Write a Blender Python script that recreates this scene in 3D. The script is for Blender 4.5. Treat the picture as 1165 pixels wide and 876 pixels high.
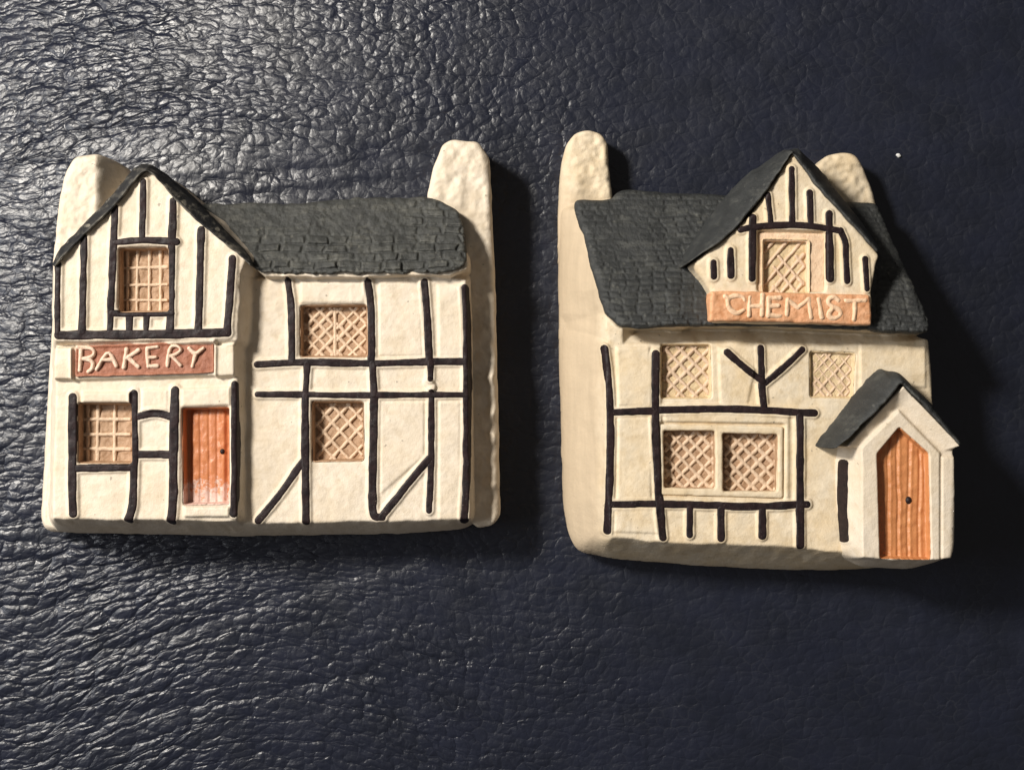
import bpy, math
import numpy as np

for _o in list(bpy.data.objects):
    bpy.data.objects.remove(_o)
scene = bpy.context.scene
COL = scene.collection

# ------------------------------------------------------------------ units
# Shapes were measured on the photograph in "pix" (1 pix = 0.115 mm on the leather);
# W() gives the position of a measured point that lies z pix above the leather.
S = 0.000115
FLOOR = -20.0          # the leather lies this far below the height from which the houses were measured
CX, CY, H = 582.5, 438.0, 1800.0

# ------------------------------------------------------------------ camera
cam_data = bpy.data.cameras.new('camera')
cam = bpy.data.objects.new('camera', cam_data)
COL.objects.link(cam)
cam.location = (0, 0, H * S)
cam_data.sensor_width = 36.0
cam_data.lens = 36.0 * H / 1165.0
cam_data.clip_start = 0.005
cam_data.clip_end = 20.0
scene.camera = cam

# ------------------------------------------------------------------ light
world = bpy.data.worlds.new('World')
scene.world = world
world.use_nodes = True
bg = world.node_tree.nodes['Background']
bg.inputs[0].default_value = (1.0, 0.92, 0.84, 1)
bg.inputs[1].default_value = 0.12


def lamp(name, pos, size, power, color, target=(0, 0, 0), sy=None):
    d = bpy.data.lights.new(name, 'AREA')
    d.shape = 'DISK' if sy is None else 'RECTANGLE'
    d.size = size
    if sy is not None:
        d.size_y = sy
    d.energy = power
    d.color = color
    o = bpy.data.objects.new(name, d)
    COL.objects.link(o)
    o.location = pos
    from mathutils import Vector
    o.rotation_euler = (Vector(target) - Vector(pos)).to_track_quat('-Z', 'Y').to_euler()
    return o


lamp('table_lamp_light', (-2300 * S, 1500 * S, 3000 * S), 0.075, 3.2, (1.0, 0.94, 0.85))
lamp('left_sheen_light', (-3600 * S, 300 * S, 2600 * S), 0.22, 1.1, (0.95, 0.97, 1.0), sy=0.30)  # unseen broad light, added at left to spread sheen over the leather

scene.view_settings.view_transform = 'Standard'
scene.view_settings.look = 'None'
scene.view_settings.exposure = 0.0
scene.view_settings.gamma = 1.0
scene.render.engine = 'CYCLES'
scene.cycles.use_denoising = True

# ------------------------------------------------------------------ maths helpers
_R = np.random.RandomState(7)
_LAT = _R.rand(256, 256)


def vnoise(x, y, scale, seed=0):
    """smooth value noise, -1..1"""
    u = np.asarray(x, float) / scale + seed * 17.31
    v = np.asarray(y, float) / scale + seed * 9.77
    i = np.floor(u).astype(int); j = np.floor(v).astype(int)
    fu = u - i; fv = v - j
    fu = fu * fu * (3 - 2 * fu); fv = fv * fv * (3 - 2 * fv)
    a = _LAT[i % 256, j % 256]; b = _LAT[(i + 1) % 256, j % 256]
    c = _LAT[i % 256, (j + 1) % 256]; d = _LAT[(i + 1) % 256, (j + 1) % 256]
    return ((a * (1 - fu) + b * fu) * (1 - fv) + (c * (1 - fu) + d * fu) * fv) * 2 - 1


def sstep(a, b, x):
    t = np.clip((x - a) / (b - a), 0, 1)
    return t * t * (3 - 2 * t)


def W(pts, z=0.0):
    p = np.array(pts, float)
    z = np.asarray(z, float)
    k = (H - z) / H
    if k.ndim:
        k = k[:, None]
    return np.array([CX, CY]) + (p - np.array([CX, CY])) * k


def chaikin(p, n=2, closed=True):
    p = np.array(p, float)
    for _ in range(n):
        q = np.roll(p, -1, 0)
        if closed:
            p = np.stack([p * .75 + q * .25, p * .25 + q * .75], 1).reshape(-1, 2)
        else:
            a, b = p[:-1], p[1:]
            m = np.stack([a * .75 + b * .25, a * .25 + b * .75], 1).reshape(-1, 2)
            p = np.vstack([p[:1], m[1:-1], p[-1:]])
    return p


def round_poly(p, r, n=4):
    """round the corners of a polygon with radius about r"""
    p = np.array(p, float); out = []
    for i in range(len(p)):
        a, b, c = p[i - 1], p[i], p[(i + 1) % len(p)]
        la, lc = np.linalg.norm(a - b), np.linalg.norm(c - b)
        ra, rc = min(r, la * .45), min(r, lc * .45)
        s = b + (a - b) / la * ra; e = b + (c - b) / lc * rc
        for k in range(n + 1):
            t = k / n
            out.append(s * (1 - t) ** 2 + b * 2 * t * (1 - t) + e * t * t)
    return np.array(out)


def dist_line(X, Y, p, closed=False):
    p = np.array(p, float)
    q = np.roll(p, -1, 0) if closed else p[1:]
    a = p if closed else p[:-1]
    best = np.full(np.shape(X), 1e9)
    for (x0, y0), (x1, y1) in zip(a, q):
        dx, dy = x1 - x0, y1 - y0
        L = dx * dx + dy * dy + 1e-9
        t = np.clip(((X - x0) * dx + (Y - y0) * dy) / L, 0, 1)
        best = np.minimum(best, (X - x0 - t * dx) ** 2 + (Y - y0 - t * dy) ** 2)
    return np.sqrt(best)


def sd_poly(X, Y, p):
    """signed distance, positive inside"""
    p = np.array(p, float)
    d = dist_line(X, Y, p, True)
    ins = np.zeros(np.shape(X), bool)
    q = np.roll(p, -1, 0)
    for (x0, y0), (x1, y1) in zip(p, q):
        if y0 == y1:
            continue
        c = (y0 > Y) != (y1 > Y)
        ins ^= c & (X < (x1 - x0) * (Y - y0) / (y1 - y0) + x0)
    return np.where(ins, d, -d)


def bbox_of(p, m=3):
    p = np.array(p)
    return (p[:, 0].min() - m, p[:, 1].min() - m, p[:, 0].max() + m, p[:, 1].max() + m)


# ------------------------------------------------------------------ mesh helpers
def link_mesh(name, verts, faces4, mat, parent=None, extra=None):
    me = bpy.data.meshes.new(name)
    n, f = len(verts), len(faces4)
    me.vertices.add(n)
    me.vertices.foreach_set('co', np.asarray(verts, np.float32).ravel())
    me.loops.add(f * 4)
    me.loops.foreach_set('vertex_index', np.asarray(faces4, np.int32).ravel())
    me.polygons.add(f)
    me.polygons.foreach_set('loop_start', np.arange(0, f * 4, 4, dtype=np.int32))
    me.polygons.foreach_set('use_smooth', np.ones(f, bool))
    me.update(calc_edges=True)
    me.validate()
    if extra:
        for k, a in extra.items():
            at = me.attributes.new(k, 'FLOAT_VECTOR', 'POINT')
            at.data.foreach_set('vector', np.asarray(a, np.float32).ravel())
    me.materials.append(mat)
    o = bpy.data.objects.new(name, me)
    COL.objects.link(o)
    if parent is not None:
        o.parent = parent
    return o


def relief(name, sdf, box, zf, zbot, mat, parent, org, res=1.0):
    """A solid moulding: top surface zf over the region sdf>0, sides down to zbot, closed below."""
    x0, y0, x1, y1 = box
    nx = int(math.ceil((x1 - x0) / res)) + 1; ny = int(math.ceil((y1 - y0) / res)) + 1
    xs = x0 + np.arange(nx) * res; ys = y0 + np.arange(ny) * res
    X, Y = np.meshgrid(xs, ys)
    d = sdf(X, Y)
    gy, gx = np.gradient(d, res)
    gl = np.sqrt(gx * gx + gy * gy) + 1e-6
    ok = d > -0.75 * res
    cell = ok[:-1, :-1] & ok[1:, :-1] & ok[:-1, 1:] & ok[1:, 1:]
    cell &= (np.maximum.reduce([d[:-1, :-1], d[1:, :-1], d[:-1, 1:], d[1:, 1:]]) > 0.15 * res)
    out = (d < 0) & ok
    s = np.where(out, -d, 0)
    X = X + gx / gl * s; Y = Y + gy / gl * s
    dd = np.where(out, 0, d)
    Z = zf(X, Y, dd)
    idx = np.arange(nx * ny).reshape(ny, nx)
    a = idx[:-1, :-1][cell]; b = idx[:-1, 1:][cell]; c = idx[1:, 1:][cell]; e = idx[1:, :-1][cell]
    quads = np.stack([a, e, c, b], 1)              # counter-clockwise once y is flipped
    used = np.unique(quads)
    remap = -np.ones(nx * ny, int); remap[used] = np.arange(len(used))
    quads = remap[quads]
    vx, vy, vz = X.ravel()[used], Y.ravel()[used], Z.ravel()[used]
    n = len(used)
    ed = np.concatenate([quads[:, [i, (i + 1) % 4]] for i in range(4)])
    key = ed[:, 0].astype(np.int64) * n + ed[:, 1]
    rkey = ed[:, 1].astype(np.int64) * n + ed[:, 0]
    border = ed[~np.isin(key, rkey)]
    bv = np.unique(border)
    bmap = -np.ones(n, int); bmap[bv] = n + np.arange(len(bv))
    zb = zbot(vx[bv], vy[bv]) if callable(zbot) else np.full(len(bv), float(zbot))
    side = np.stack([border[:, 1], border[:, 0], bmap[border[:, 0]], bmap[border[:, 1]]], 1)
    vx2 = np.concatenate([vx, vx[bv]]); vy2 = np.concatenate([vy, vy[bv]]); vz2 = np.concatenate([vz, np.minimum(zb, vz[bv] - .2)])
    verts = np.stack([(vx2 - org[0]) * S, -(vy2 - org[1]) * S, vz2 * S], 1)
    return link_mesh(name, verts, np.concatenate([quads, side]), mat, parent)


def bevel(d, r):
    """how far a rounded edge of radius r lies below the face at distance d from the outline"""
    t = 1 - np.clip(d / r, 0, 1)
    return r * (1 - np.sqrt(np.clip(1 - t * t, 0, 1)))


class Body:
    """height field of one moulded body: faces (polygon, height, draft), then pads, ridges and pockets"""

    def __init__(self, base, zedge, faces, lump=0.7, seed=1, res=1.1):
        self.base = base; self.zedge = zedge; self.faces = faces
        self.lump = lump; self.seed = seed; self.mods = []; self.res = res

    def raw(self, X, Y):
        db = np.maximum(sd_poly(X, Y, self.base), 0)
        h = self.zedge + np.minimum(db, 6) * 0.8
        for poly, z, draft, pw in self.faces:
            s = sd_poly(X, Y, poly) + 1.1 * vnoise(X, Y, 24, self.seed + 7) + .6 * vnoise(X, Y, 9, self.seed + 8)
            df = np.maximum(-s, 0)
            zz = z(X, Y) if callable(z) else z
            f = np.clip(1 - df / np.maximum(np.minimum(draft, db + df), .01), 0, 1)
            e = 1 - (1 - f) ** pw
            h = np.maximum(h, self.zedge + (zz - self.zedge) * e * np.where(f > 0, 1, 0) - bevel(np.maximum(s, 0) + 1.0, 3.0) * (s > 0) * 0.8)
        h = h + self.lump * (vnoise(X, Y, 26, self.seed) + .6 * vnoise(X, Y, 11, self.seed + 3) + .25 * vnoise(X, Y, 4, self.seed + 5))
        h = h - bevel(db, 7.0) * 0.9
        return np.maximum(h, 3.0)

    def bake(self):
        x0, y0, x1, y1 = bbox_of(self.base, 6)
        r = self.res
        self.x0, self.y0 = x0, y0
        self.nx = int((x1 - x0) / r) + 2; self.ny = int((y1 - y0) / r) + 2
        X, Y = np.meshgrid(x0 + np.arange(self.nx) * r, y0 + np.arange(self.ny) * r)
        h = self.raw(X, Y)
        for m in self.mods:
            bx0, by0, bx1, by1 = m[0]
            i0 = max(0, int((bx0 - x0) / r)); i1 = min(self.nx, int((bx1 - x0) / r) + 2)
            j0 = max(0, int((by0 - y0) / r)); j1 = min(self.ny, int((by1 - y0) / r) + 2)
            if i1 > i0 and j1 > j0:
                sl = (slice(j0, j1), slice(i0, i1))
                h[sl] = m[1](X[sl], Y[sl], h[sl])
        self.h = h

    def at(self, X, Y, d=None):
        u = np.clip((X - self.x0) / self.res, 0, self.nx - 1.001); v = np.clip((Y - self.y0) / self.res, 0, self.ny - 1.001)
        i = u.astype(int); j = v.astype(int); fu = u - i; fv = v - j
        h = self.h
        return (h[j, i] * (1 - fu) + h[j, i + 1] * fu) * (1 - fv) + (h[j + 1, i] * (1 - fu) + h[j + 1, i + 1] * fu) * fv

    def ridges(self, items, up, soft=2.2):
        lines = [(chaikin(W(p, z), 2, False) if len(p) > 2 else W(p, z), hw) for p, z, hw in items]
        x0, y0, x1, y1 = bbox_of(np.vstack([l for l, _ in lines]), 12)

        def f(X, Y, h):
            t = np.zeros_like(h)
            for l, hw in lines:
                b = bbox_of(l, hw + soft + 3)
                w = (X > b[0]) & (X < b[2]) & (Y > b[1]) & (Y < b[3])
                t[w] = np.maximum(t[w], sstep(-soft, 0, hw - dist_line(X[w], Y[w], l)))
            return h + up * t
        self.mods.append(((x0, y0, x1, y1), f))

    def ridge(self, line, hw, up, soft=2.2):
        def f(X, Y, h):
            return h + up * sstep(-soft, 0, hw - dist_line(X, Y, line))
        self.mods.append((bbox_of(line, hw + soft + 2), f))

    def pad(self, poly, up, soft=2.5):
        def f(X, Y, h):
            return h + up * sstep(-soft, soft * .4, sd_poly(X, Y, poly))
        self.mods.append((bbox_of(poly, soft + 2), f))

    def pocket(self, poly, floor, soft=2.0):
        def f(X, Y, h):
            t = sstep(-soft * .5, soft * .5, sd_poly(X, Y, poly))
            return h * (1 - t) + np.minimum(floor, h) * t
        self.mods.append((bbox_of(poly, soft + 2), f))


def empty(name, px, label, cat, group):
    o = bpy.data.objects.new(name, None)
    COL.objects.link(o)
    o.location = ((px[0] - CX) * S, -(px[1] - CY) * S, 0)
    o.empty_display_size = 0.01
    o['label'] = label; o['category'] = cat; o['group'] = group
    return o


# ------------------------------------------------------------------ materials
class Mat:
    def __init__(self, name, rough=.6, spec=.4):
        self.m = bpy.data.materials.new(name); self.m.use_nodes = True
        self.nt = self.m.node_tree; self.b = self.nt.nodes['Principled BSDF']
        self.b.inputs['Roughness'].default_value = rough
        self.b.inputs['Specular IOR Level'].default_value = spec
        tc = self.nt.nodes.new('ShaderNodeTexCoord')
        mp = self.nt.nodes.new('ShaderNodeMapping')
        mp.inputs['Scale'].default_value = (1 / S, 1 / S, 1 / S)
        self.nt.links.new(tc.outputs['Object'], mp.inputs[0])
        self.co = mp.outputs[0]

    def n(self, t, **kw):
        nd = self.nt.nodes.new(t)
        for k, v in kw.items():
            setattr(nd, k, v)
        return nd

    def L(self, a, b):
        self.nt.links.new(a, b)

    def noise(self, scale, detail=3, rough=.55, co=None, dist=0):
        nd = self.n('ShaderNodeTexNoise')
        nd.inputs['Scale'].default_value = scale; nd.inputs['Detail'].default_value = detail
        nd.inputs['Roughness'].default_value = rough; nd.inputs['Distortion'].default_value = dist
        self.L(co or self.co, nd.inputs['Vector'])
        return nd.outputs['Fac']

    def stretch(self, sx, sy, sz=1, co=None):
        m = self.n('ShaderNodeMapping'); m.inputs['Scale'].default_value = (sx, sy, sz)
        self.L(co or self.co, m.inputs[0]); return m.outputs[0]

    def ramp(self, fac, stops):
        r = self.n('ShaderNodeValToRGB')
        e = r.color_ramp.elements
        e[0].position, e[0].color = stops[0][0], self.c4(stops[0][1])
        e[1].position, e[1].color = stops[-1][0], self.c4(stops[-1][1])
        for p, c in stops[1:-1]:
            x = e.new(p); x.color = self.c4(c)
        self.L(fac, r.inputs[0]); return r.outputs[0]

    @staticmethod
    def c4(c):
        return (c, c, c, 1) if not hasattr(c, '__len__') else (*c[:3], 1)

    def mix(self, fac, a, b, mode='MIX'):
        m = self.n('ShaderNodeMix', data_type='RGBA', blend_type=mode)
        for s, v in ((m.inputs[0], fac), (m.inputs[6], a), (m.inputs[7], b)):
            if isinstance(v, bpy.types.NodeSocket):
                self.L(v, s)
            else:
                s.default_value = v if s is m.inputs[0] else self.c4(v)
        return m.outputs[2]

    def math(self, op, a, b=0.0, c=None):
        m = self.n('ShaderNodeMath', operation=op)
        for i, v in enumerate((a, b) if c is None else (a, b, c)):
            if isinstance(v, bpy.types.NodeSocket):
                self.L(v, m.inputs[i])
            else:
                m.inputs[i].default_value = v
        return m.outputs[0]

    def bump(self, hgt, dist, strength=1.0, normal=None):
        b = self.n('ShaderNodeBump'); b.inputs['Distance'].default_value = dist * S
        if isinstance(strength, bpy.types.NodeSocket):
            self.L(strength, b.inputs['Strength'])
        else:
            b.inputs['Strength'].default_value = strength
        self.L(hgt, b.inputs['Height'])
        if normal is not None:
            self.L(normal, b.inputs['Normal'])
        self.L(b.outputs[0], self.b.inputs['Normal'])
        return b.outputs[0]

    def color(self, c):
        if isinstance(c, bpy.types.NodeSocket):
            self.L(c, self.b.inputs['Base Color'])
        else:
            self.b.inputs['Base Color'].default_value = self.c4(c)


def plaster(name, light, warm, dirt, end=None):
    m = Mat(name, .62, .28)
    big = m.noise(.022, 4, .6)
    c = m.mix(m.ramp(big, [(.38, 0.0), (.68, 1.0)]), light, warm)
    sp = m.noise(.35, 2, .5)
    c = m.mix(m.math('MULTIPLY', m.ramp(sp, [(.60, 0.0), (.72, 1.0)]), .16), c, dirt)
    gr = m.noise(.09, 5, .7)
    c = m.mix(m.math('MULTIPLY', m.ramp(gr, [(.48, 0.0), (.70, 1.0)]), .6), c, dirt)
    dark = m.noise(.16, 1, .5)
    c = m.mix(m.ramp(dark, [(.755, 0.0), (.785, .55)]), c, (.12, .10, .08))
    if end is not None:                      # left end wall: darker, streaky tan, fading towards the top
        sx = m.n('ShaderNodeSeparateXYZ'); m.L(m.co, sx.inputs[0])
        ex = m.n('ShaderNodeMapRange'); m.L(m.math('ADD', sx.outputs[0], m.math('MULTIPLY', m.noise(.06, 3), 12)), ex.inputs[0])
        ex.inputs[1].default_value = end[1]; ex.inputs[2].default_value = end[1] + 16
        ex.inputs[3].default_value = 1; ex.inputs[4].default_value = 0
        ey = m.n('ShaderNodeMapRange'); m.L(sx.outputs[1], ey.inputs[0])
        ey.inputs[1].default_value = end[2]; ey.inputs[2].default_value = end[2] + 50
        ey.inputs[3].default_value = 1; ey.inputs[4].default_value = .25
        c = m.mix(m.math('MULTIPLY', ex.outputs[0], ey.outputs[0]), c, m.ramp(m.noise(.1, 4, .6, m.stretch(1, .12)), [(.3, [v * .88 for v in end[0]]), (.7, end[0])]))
    m.color(c)
    h = m.math('ADD', m.noise(.16, 4, .65), m.math('MULTIPLY', m.noise(.6, 2), .35))
    m.bump(h, 1.6, .42)
    return m.m


M = {}
M['plaster'] = plaster('cream_plaster', (.675, .59, .48), (.64, .54, .41), (.55, .45, .32))
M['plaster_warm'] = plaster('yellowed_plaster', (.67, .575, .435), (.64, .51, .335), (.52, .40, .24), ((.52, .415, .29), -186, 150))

m = Mat('dark_brown_paint', .5, .2)
n1 = m.noise(.12, 4, .6)
m.color(m.mix(m.ramp(m.noise(.9, 2), [(.68, 0.0), (.75, .5)]), m.ramp(n1, [(.3, (.008, .0055, .0065)), (.7, (.024, .013, .0135))]), (.35, .30, .25)))
m.bump(m.noise(.2, 3, .55), .7, .6)
M['timber'] = m.m


def roof_mat(name, a, b, worn, wear):
    m = Mat(name, .6, .35)
    c = m.ramp(m.noise(.05, 5, .65), [(.3, a), (.7, b)])
    g = m.n('ShaderNodeNewGeometry')
    p = m.ramp(g.outputs['Pointiness'], [(.50, 0.0), (.60, 1.0)])
    w = m.math('MULTIPLY', p, m.ramp(m.noise(.07, 3, .6), [(.42, 0.0), (.7, wear)]))
    c = m.mix(w, c, worn)
    c = m.mix(m.ramp(m.noise(.5, 2), [(.69, 0.0), (.77, .35)]), c, (.3, .27, .22))
    c = m.mix(m.ramp(m.noise(.055, 5, .7, m.stretch(.6, 1.6)), [(.52, 0.0), (.72, wear * .55)]), c, worn)
    m.color(c)
    m.bump(m.noise(.4, 4, .7), 1.4, .8)
    return m.m


M['roof'] = roof_mat('grey_green_roof_paint', (.029, .030, .029), (.050, .051, .047), (.17, .165, .14), .8)
M['roof_dark'] = roof_mat('dark_slate_roof_paint', (.021, .0225, .023), (.037, .039, .039), (.13, .13, .115), .7)
M['roof_edge'] = roof_mat('black_roof_edge_paint', (.006, .006, .007), (.016, .016, .017), (.33, .30, .24), .6)


def wash(name, deep, pale, rough=.55):
    m = Mat(name, rough, .35)
    c = m.ramp(m.noise(.11, 5, .65), [(.30, deep), (.68, pale)])
    g = m.n('ShaderNodeNewGeometry')
    c = m.mix(m.ramp(g.outputs['Pointiness'], [(.49, 0.0), (.62, .55)]), c, [min(1, v * 1.35) for v in pale])
    m.color(c)
    m.bump(m.noise(.3, 4, .65), 1.4, .8)
    return m.m


M['glass_wash'] = wash('tan_window_wash', (.27, .155, .085), (.44, .285, .175))
M['glass_wash_yellow'] = wash('ochre_window_wash', (.52, .39, .22), (.64, .50, .31))
M['lattice'] = wash('pale_peach_lattice', (.50, .35, .235), (.64, .48, .34))
M['frame_wash'] = wash('peach_frame_wash', (.62, .42, .27), (.74, .55, .38))
M['sign_red'] = wash('brick_red_sign_wash', (.21, .072, .038), (.37, .155, .095))
M['sign_peach'] = wash('peach_orange_sign_wash', (.50, .21, .085), (.68, .38, .215))
M['letter_pale'] = wash('pale_peach_letters', (.56, .36, .25), (.70, .54, .42))
M['letter_peach'] = wash('soft_peach_letters', (.64, .40, .235), (.74, .53, .36))


def door_mat(name, deep, pale, worn_y=None):
    m = Mat(name, .42, .45)
    st = m.noise(.5, 4, .6, m.stretch(.22, .03))
    c = m.ramp(st, [(.0, deep), (.58, pale)])
    c = m.mix(m.ramp(m.noise(.12, 4), [(.5, 0.0), (.72, .45)]), c, deep)
    if worn_y is not None:
        sx = m.n('ShaderNodeSeparateXYZ'); m.L(m.co, sx.inputs[0])
        low = m.n('ShaderNodeMapRange'); m.L(sx.outputs[1], low.inputs[0])
        low.inputs[1].default_value = worn_y[0]; low.inputs[2].default_value = worn_y[1]
        low.inputs[3].default_value = .34; low.inputs[4].default_value = -.25
        f = m.ramp(m.math('ADD', m.noise(.16, 5, .75), low.outputs[0]), [(.50, 0.0), (.62, .85)])
        c = m.mix(f, c, (.62, .46, .40))
    m.color(c)
    m.bump(m.math('ADD', m.math('MULTIPLY', st, .4), m.noise(.2, 3)), 1.2, .6)
    return m.m


# ------------------------------------------------------------------ leather
m = Mat('navy_leather', .40, .5)
at = m.n('ShaderNodeAttribute', attribute_name='grain')
sep = m.n('ShaderNodeSeparateXYZ'); m.L(at.outputs['Vector'], sep.inputs[0])
strength = sep.outputs[2]
cmb = m.n('ShaderNodeCombineXYZ'); m.L(sep.outputs[0], cmb.inputs[0]); m.L(sep.outputs[1], cmb.inputs[1])
wn = m.n('ShaderNodeTexNoise'); wn.inputs['Scale'].default_value = .05; wn.inputs['Detail'].default_value = 3
m.L(cmb.outputs[0], wn.inputs['Vector'])
sub = m.n('ShaderNodeVectorMath', operation='SUBTRACT'); m.L(wn.outputs['Color'], sub.inputs[0]); sub.inputs[1].default_value = (.5, .5, .5)
scl = m.n('ShaderNodeVectorMath', operation='SCALE'); m.L(sub.outputs[0], scl.inputs[0]); scl.inputs['Scale'].default_value = 16
wrp = m.n('ShaderNodeVectorMath', operation='ADD'); m.L(cmb.outputs[0], wrp.inputs[0]); m.L(scl.outputs[0], wrp.inputs[1])
GC = wrp.outputs[0]


def vor(scale, co, rnd=1.0, feat='DISTANCE_TO_EDGE'):
    v = m.n('ShaderNodeTexVoronoi', feature=feat, voronoi_dimensions='2D')
    v.inputs['Scale'].default_value = scale; v.inputs['Randomness'].default_value = rnd
    m.L(co, v.inputs['Vector'])
    return v.outputs['Distance']


GS = m.stretch(.85, 1.15, 1, GC)
edge = vor(1 / 12.0, GS)
peb = m.math('MINIMUM', m.math('MULTIPLY', edge, 2.6), 1.0)
dome = vor(1 / 12.0, GS, 1.0, 'F1')
dome = m.math('SUBTRACT', 1.0, m.math('MULTIPLY', dome, dome))
fine = vor(1 / 5.0, GC, 1.0, 'F1')
fine = m.math('SUBTRACT', 1.0, m.math('MULTIPLY', fine, fine))
lng = m.ramp(vor(1 / 36, m.stretch(.46, 1.7, 1, GC)), [(0, 0.0), (.07, .55), (.24, 1.0)])
nz = m.noise(.16, 3, .55, GC)
patch = m.ramp(m.noise(.012, 3, .5, GC), [(.35, .5), (.65, 1.0)])
hgt = m.math('ADD', m.math('MULTIPLY', dome, 1.25), m.math('MULTIPLY', peb, .35))
hgt = m.math('MULTIPLY', hgt, patch)
hgt = m.math('ADD', hgt, m.math('MULTIPLY', fine, .28))
hgt = m.math('ADD', hgt, m.math('MULTIPLY', lng, .55))
hgt = m.math('ADD', hgt, m.math('MULTIPLY', nz, .32))
hgt = m.math('MULTIPLY', hgt, strength)
m.bump(hgt, 2.4, 1.0)
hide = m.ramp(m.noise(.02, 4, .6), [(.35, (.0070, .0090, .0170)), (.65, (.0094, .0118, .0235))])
glint_web = m.math('MULTIPLY', m.ramp(edge, [(0, 1.0), (.05, .5), (.11, 0.0)]), m.ramp(m.noise(.018, 4, .6), [(.45, 0.0), (.72, .25)]))  # glints along the creases, put into the colour as thin pale lines
m.color(m.mix(glint_web, hide, (.040, .042, .048)))
m.L(m.ramp(m.noise(.03, 4, .6), [(.3, .33), (.7, .43)]), m.b.inputs['Roughness'])
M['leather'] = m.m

LX0, LX1, LY0, LY1, LR = -900, 2100, -900, 1800, 5.0
X, Y = np.meshgrid(np.arange(LX0, LX1 + 1, LR), np.arange(LY0, LY1 + 1, LR))
Z = FLOOR + 1.5 * vnoise(X, Y, 180, 31) - 1.8
FOLDS = [([(-200, 190), (0, 163), (110, 140), (220, 128), (330, 140), (440, 175)], 3.0, 7),
         ([(-200, 150), (0, 128), (140, 104), (300, 92)], 2.4, 7),
         ([(-120, 210), (40, 178), (150, 160), (260, 168), (330, 190)], 2.4, 6),
         ([(200, 205), (300, 200), (420, 180), (540, 165)], 2.4, 6),
         ([(230, 222), (360, 214), (500, 196)], 2.2, 6),
         ([(-100, 700), (60, 690), (190, 660), (320, 622), (420, 600)], 2.6, 7),
         ([(-100, 770), (80, 760), (220, 715), (360, 665), (470, 640)], 2.4, 7),
         ([(-100, 840), (80, 826), (260, 800), (420, 770)], 2.4, 7),
         ([(-100, 640), (60, 640), (160, 655), (240, 640)], 2.2, 7)]
for ln, dep, wd in FOLDS:
    Z -= dep * np.exp(-(dist_line(X, Y, chaikin(ln, 2, False)) / wd) ** 2) * (.6 + .4 * vnoise(X, Y, 40, 5))
# the seat curves gently away at its sides
Z -= 22 * sstep(150, 1300, np.hypot(X - CX - 60, (Y - CY) * 1.1) - 350) ** 1.3
Z -= .00034 * np.clip((330 - X) * .75 + (250 - Y) * .66, 0, 600) ** 2
Z -= .00014 * np.clip(Y - 620, 0, 500) ** 2       # and towards the front
left = sstep(620, 150, X)
# direction in which the grain is drawn out
V = Y + 0.34 * np.clip(X - 40, 0, 500) * sstep(560, 700, Y) * left - 0.10 * np.clip(60 - X, 0, 300) * sstep(560, 700, Y)
V = V + 26 * np.exp(-((Y - 150) / 90) ** 2) * np.sin((X - 60) / 130.0) * left
U = X * (0.66 + .34 * (1 - left.mean(0, keepdims=True))) * 1.0
# keep u continuous: integrate the stretch along x
st = (1.0 - .28 * sstep(560, 120, X[0]))
U = np.broadcast_to(np.cumsum(st)[None, :] * LR, X.shape)
G = (.22 + .16 * sstep(900, 420, X) + .36 * sstep(460, 60, X) + .22 * sstep(330, 60, X) * sstep(260, 100, Y) + .10 * sstep(640, 780, Y) * sstep(900, 500, X)) * (1 + .25 * vnoise(X, Y, 110, 12))
ny, nx = X.shape
idx = np.arange(nx * ny).reshape(ny, nx)
quads = np.stack([idx[:-1, :-1], idx[1:, :-1], idx[1:, 1:], idx[:-1, 1:]], -1).reshape(-1, 4)
verts = np.stack([(X - CX) * S, -(Y - CY) * S, Z * S], -1).reshape(-1, 3)
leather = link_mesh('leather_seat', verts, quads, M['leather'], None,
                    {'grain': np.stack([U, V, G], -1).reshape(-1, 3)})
leather['kind'] = 'structure'
leather['label'] = 'dark navy pebbled leather surface under both miniature houses'
leather['category'] = 'leather'


# ------------------------------------------------------------------ part builders
def wob_line(X, Y, line, hw, seed):
    return hw + .05 + .6 * vnoise(X, Y, 17, seed) + .25 * vnoise(X, Y, 6, seed + 4) - dist_line(X, Y, line)


def beam(thing, body, pts, zref, hw, org, seed, up=.7, mat='timber', taper=None):
    ln = chaikin(W(pts, zref), 2, False) if len(pts) > 2 else W(pts, zref)

    def z(X, Y, d):
        return body.at(X, Y) + up + .07 * (seed % 7) - bevel(d, 2.0) * .55 + .15 * vnoise(X, Y, 9, seed)
    return relief('timber_beam', lambda X, Y: wob_line(X, Y, ln, hw, seed), bbox_of(ln, hw + 4), z,
                  lambda x, y: body.at(x, y) - 2.0, M[mat], thing, org, .9)


def strokes(name, parent, lines, hw, zf, mat, org, seed, res=.55, smooth=True, zdrop=3.5, rnd=2.0):
    lines = [chaikin(l, 2, False) if smooth and len(l) > 2 else np.array(l, float) for l in lines]
    allp = np.vstack(lines)

    def sdf(X, Y):
        d = np.full(np.shape(X), 1e9)
        for l in lines:
            d = np.minimum(d, dist_line(X, Y, l))
        return hw + .4 * vnoise(X, Y, 5, seed) + .4 * vnoise(X, Y, 13, seed + 2) - d
    return relief(name, sdf, bbox_of(allp, hw + 2), lambda X, Y, d: zf(X, Y) - bevel(d, rnd) * .8 + .3 * vnoise(X, Y, 4, seed + 1),
                  lambda x, y: zf(x, y) - zdrop, M[mat], parent, org, res)


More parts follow.
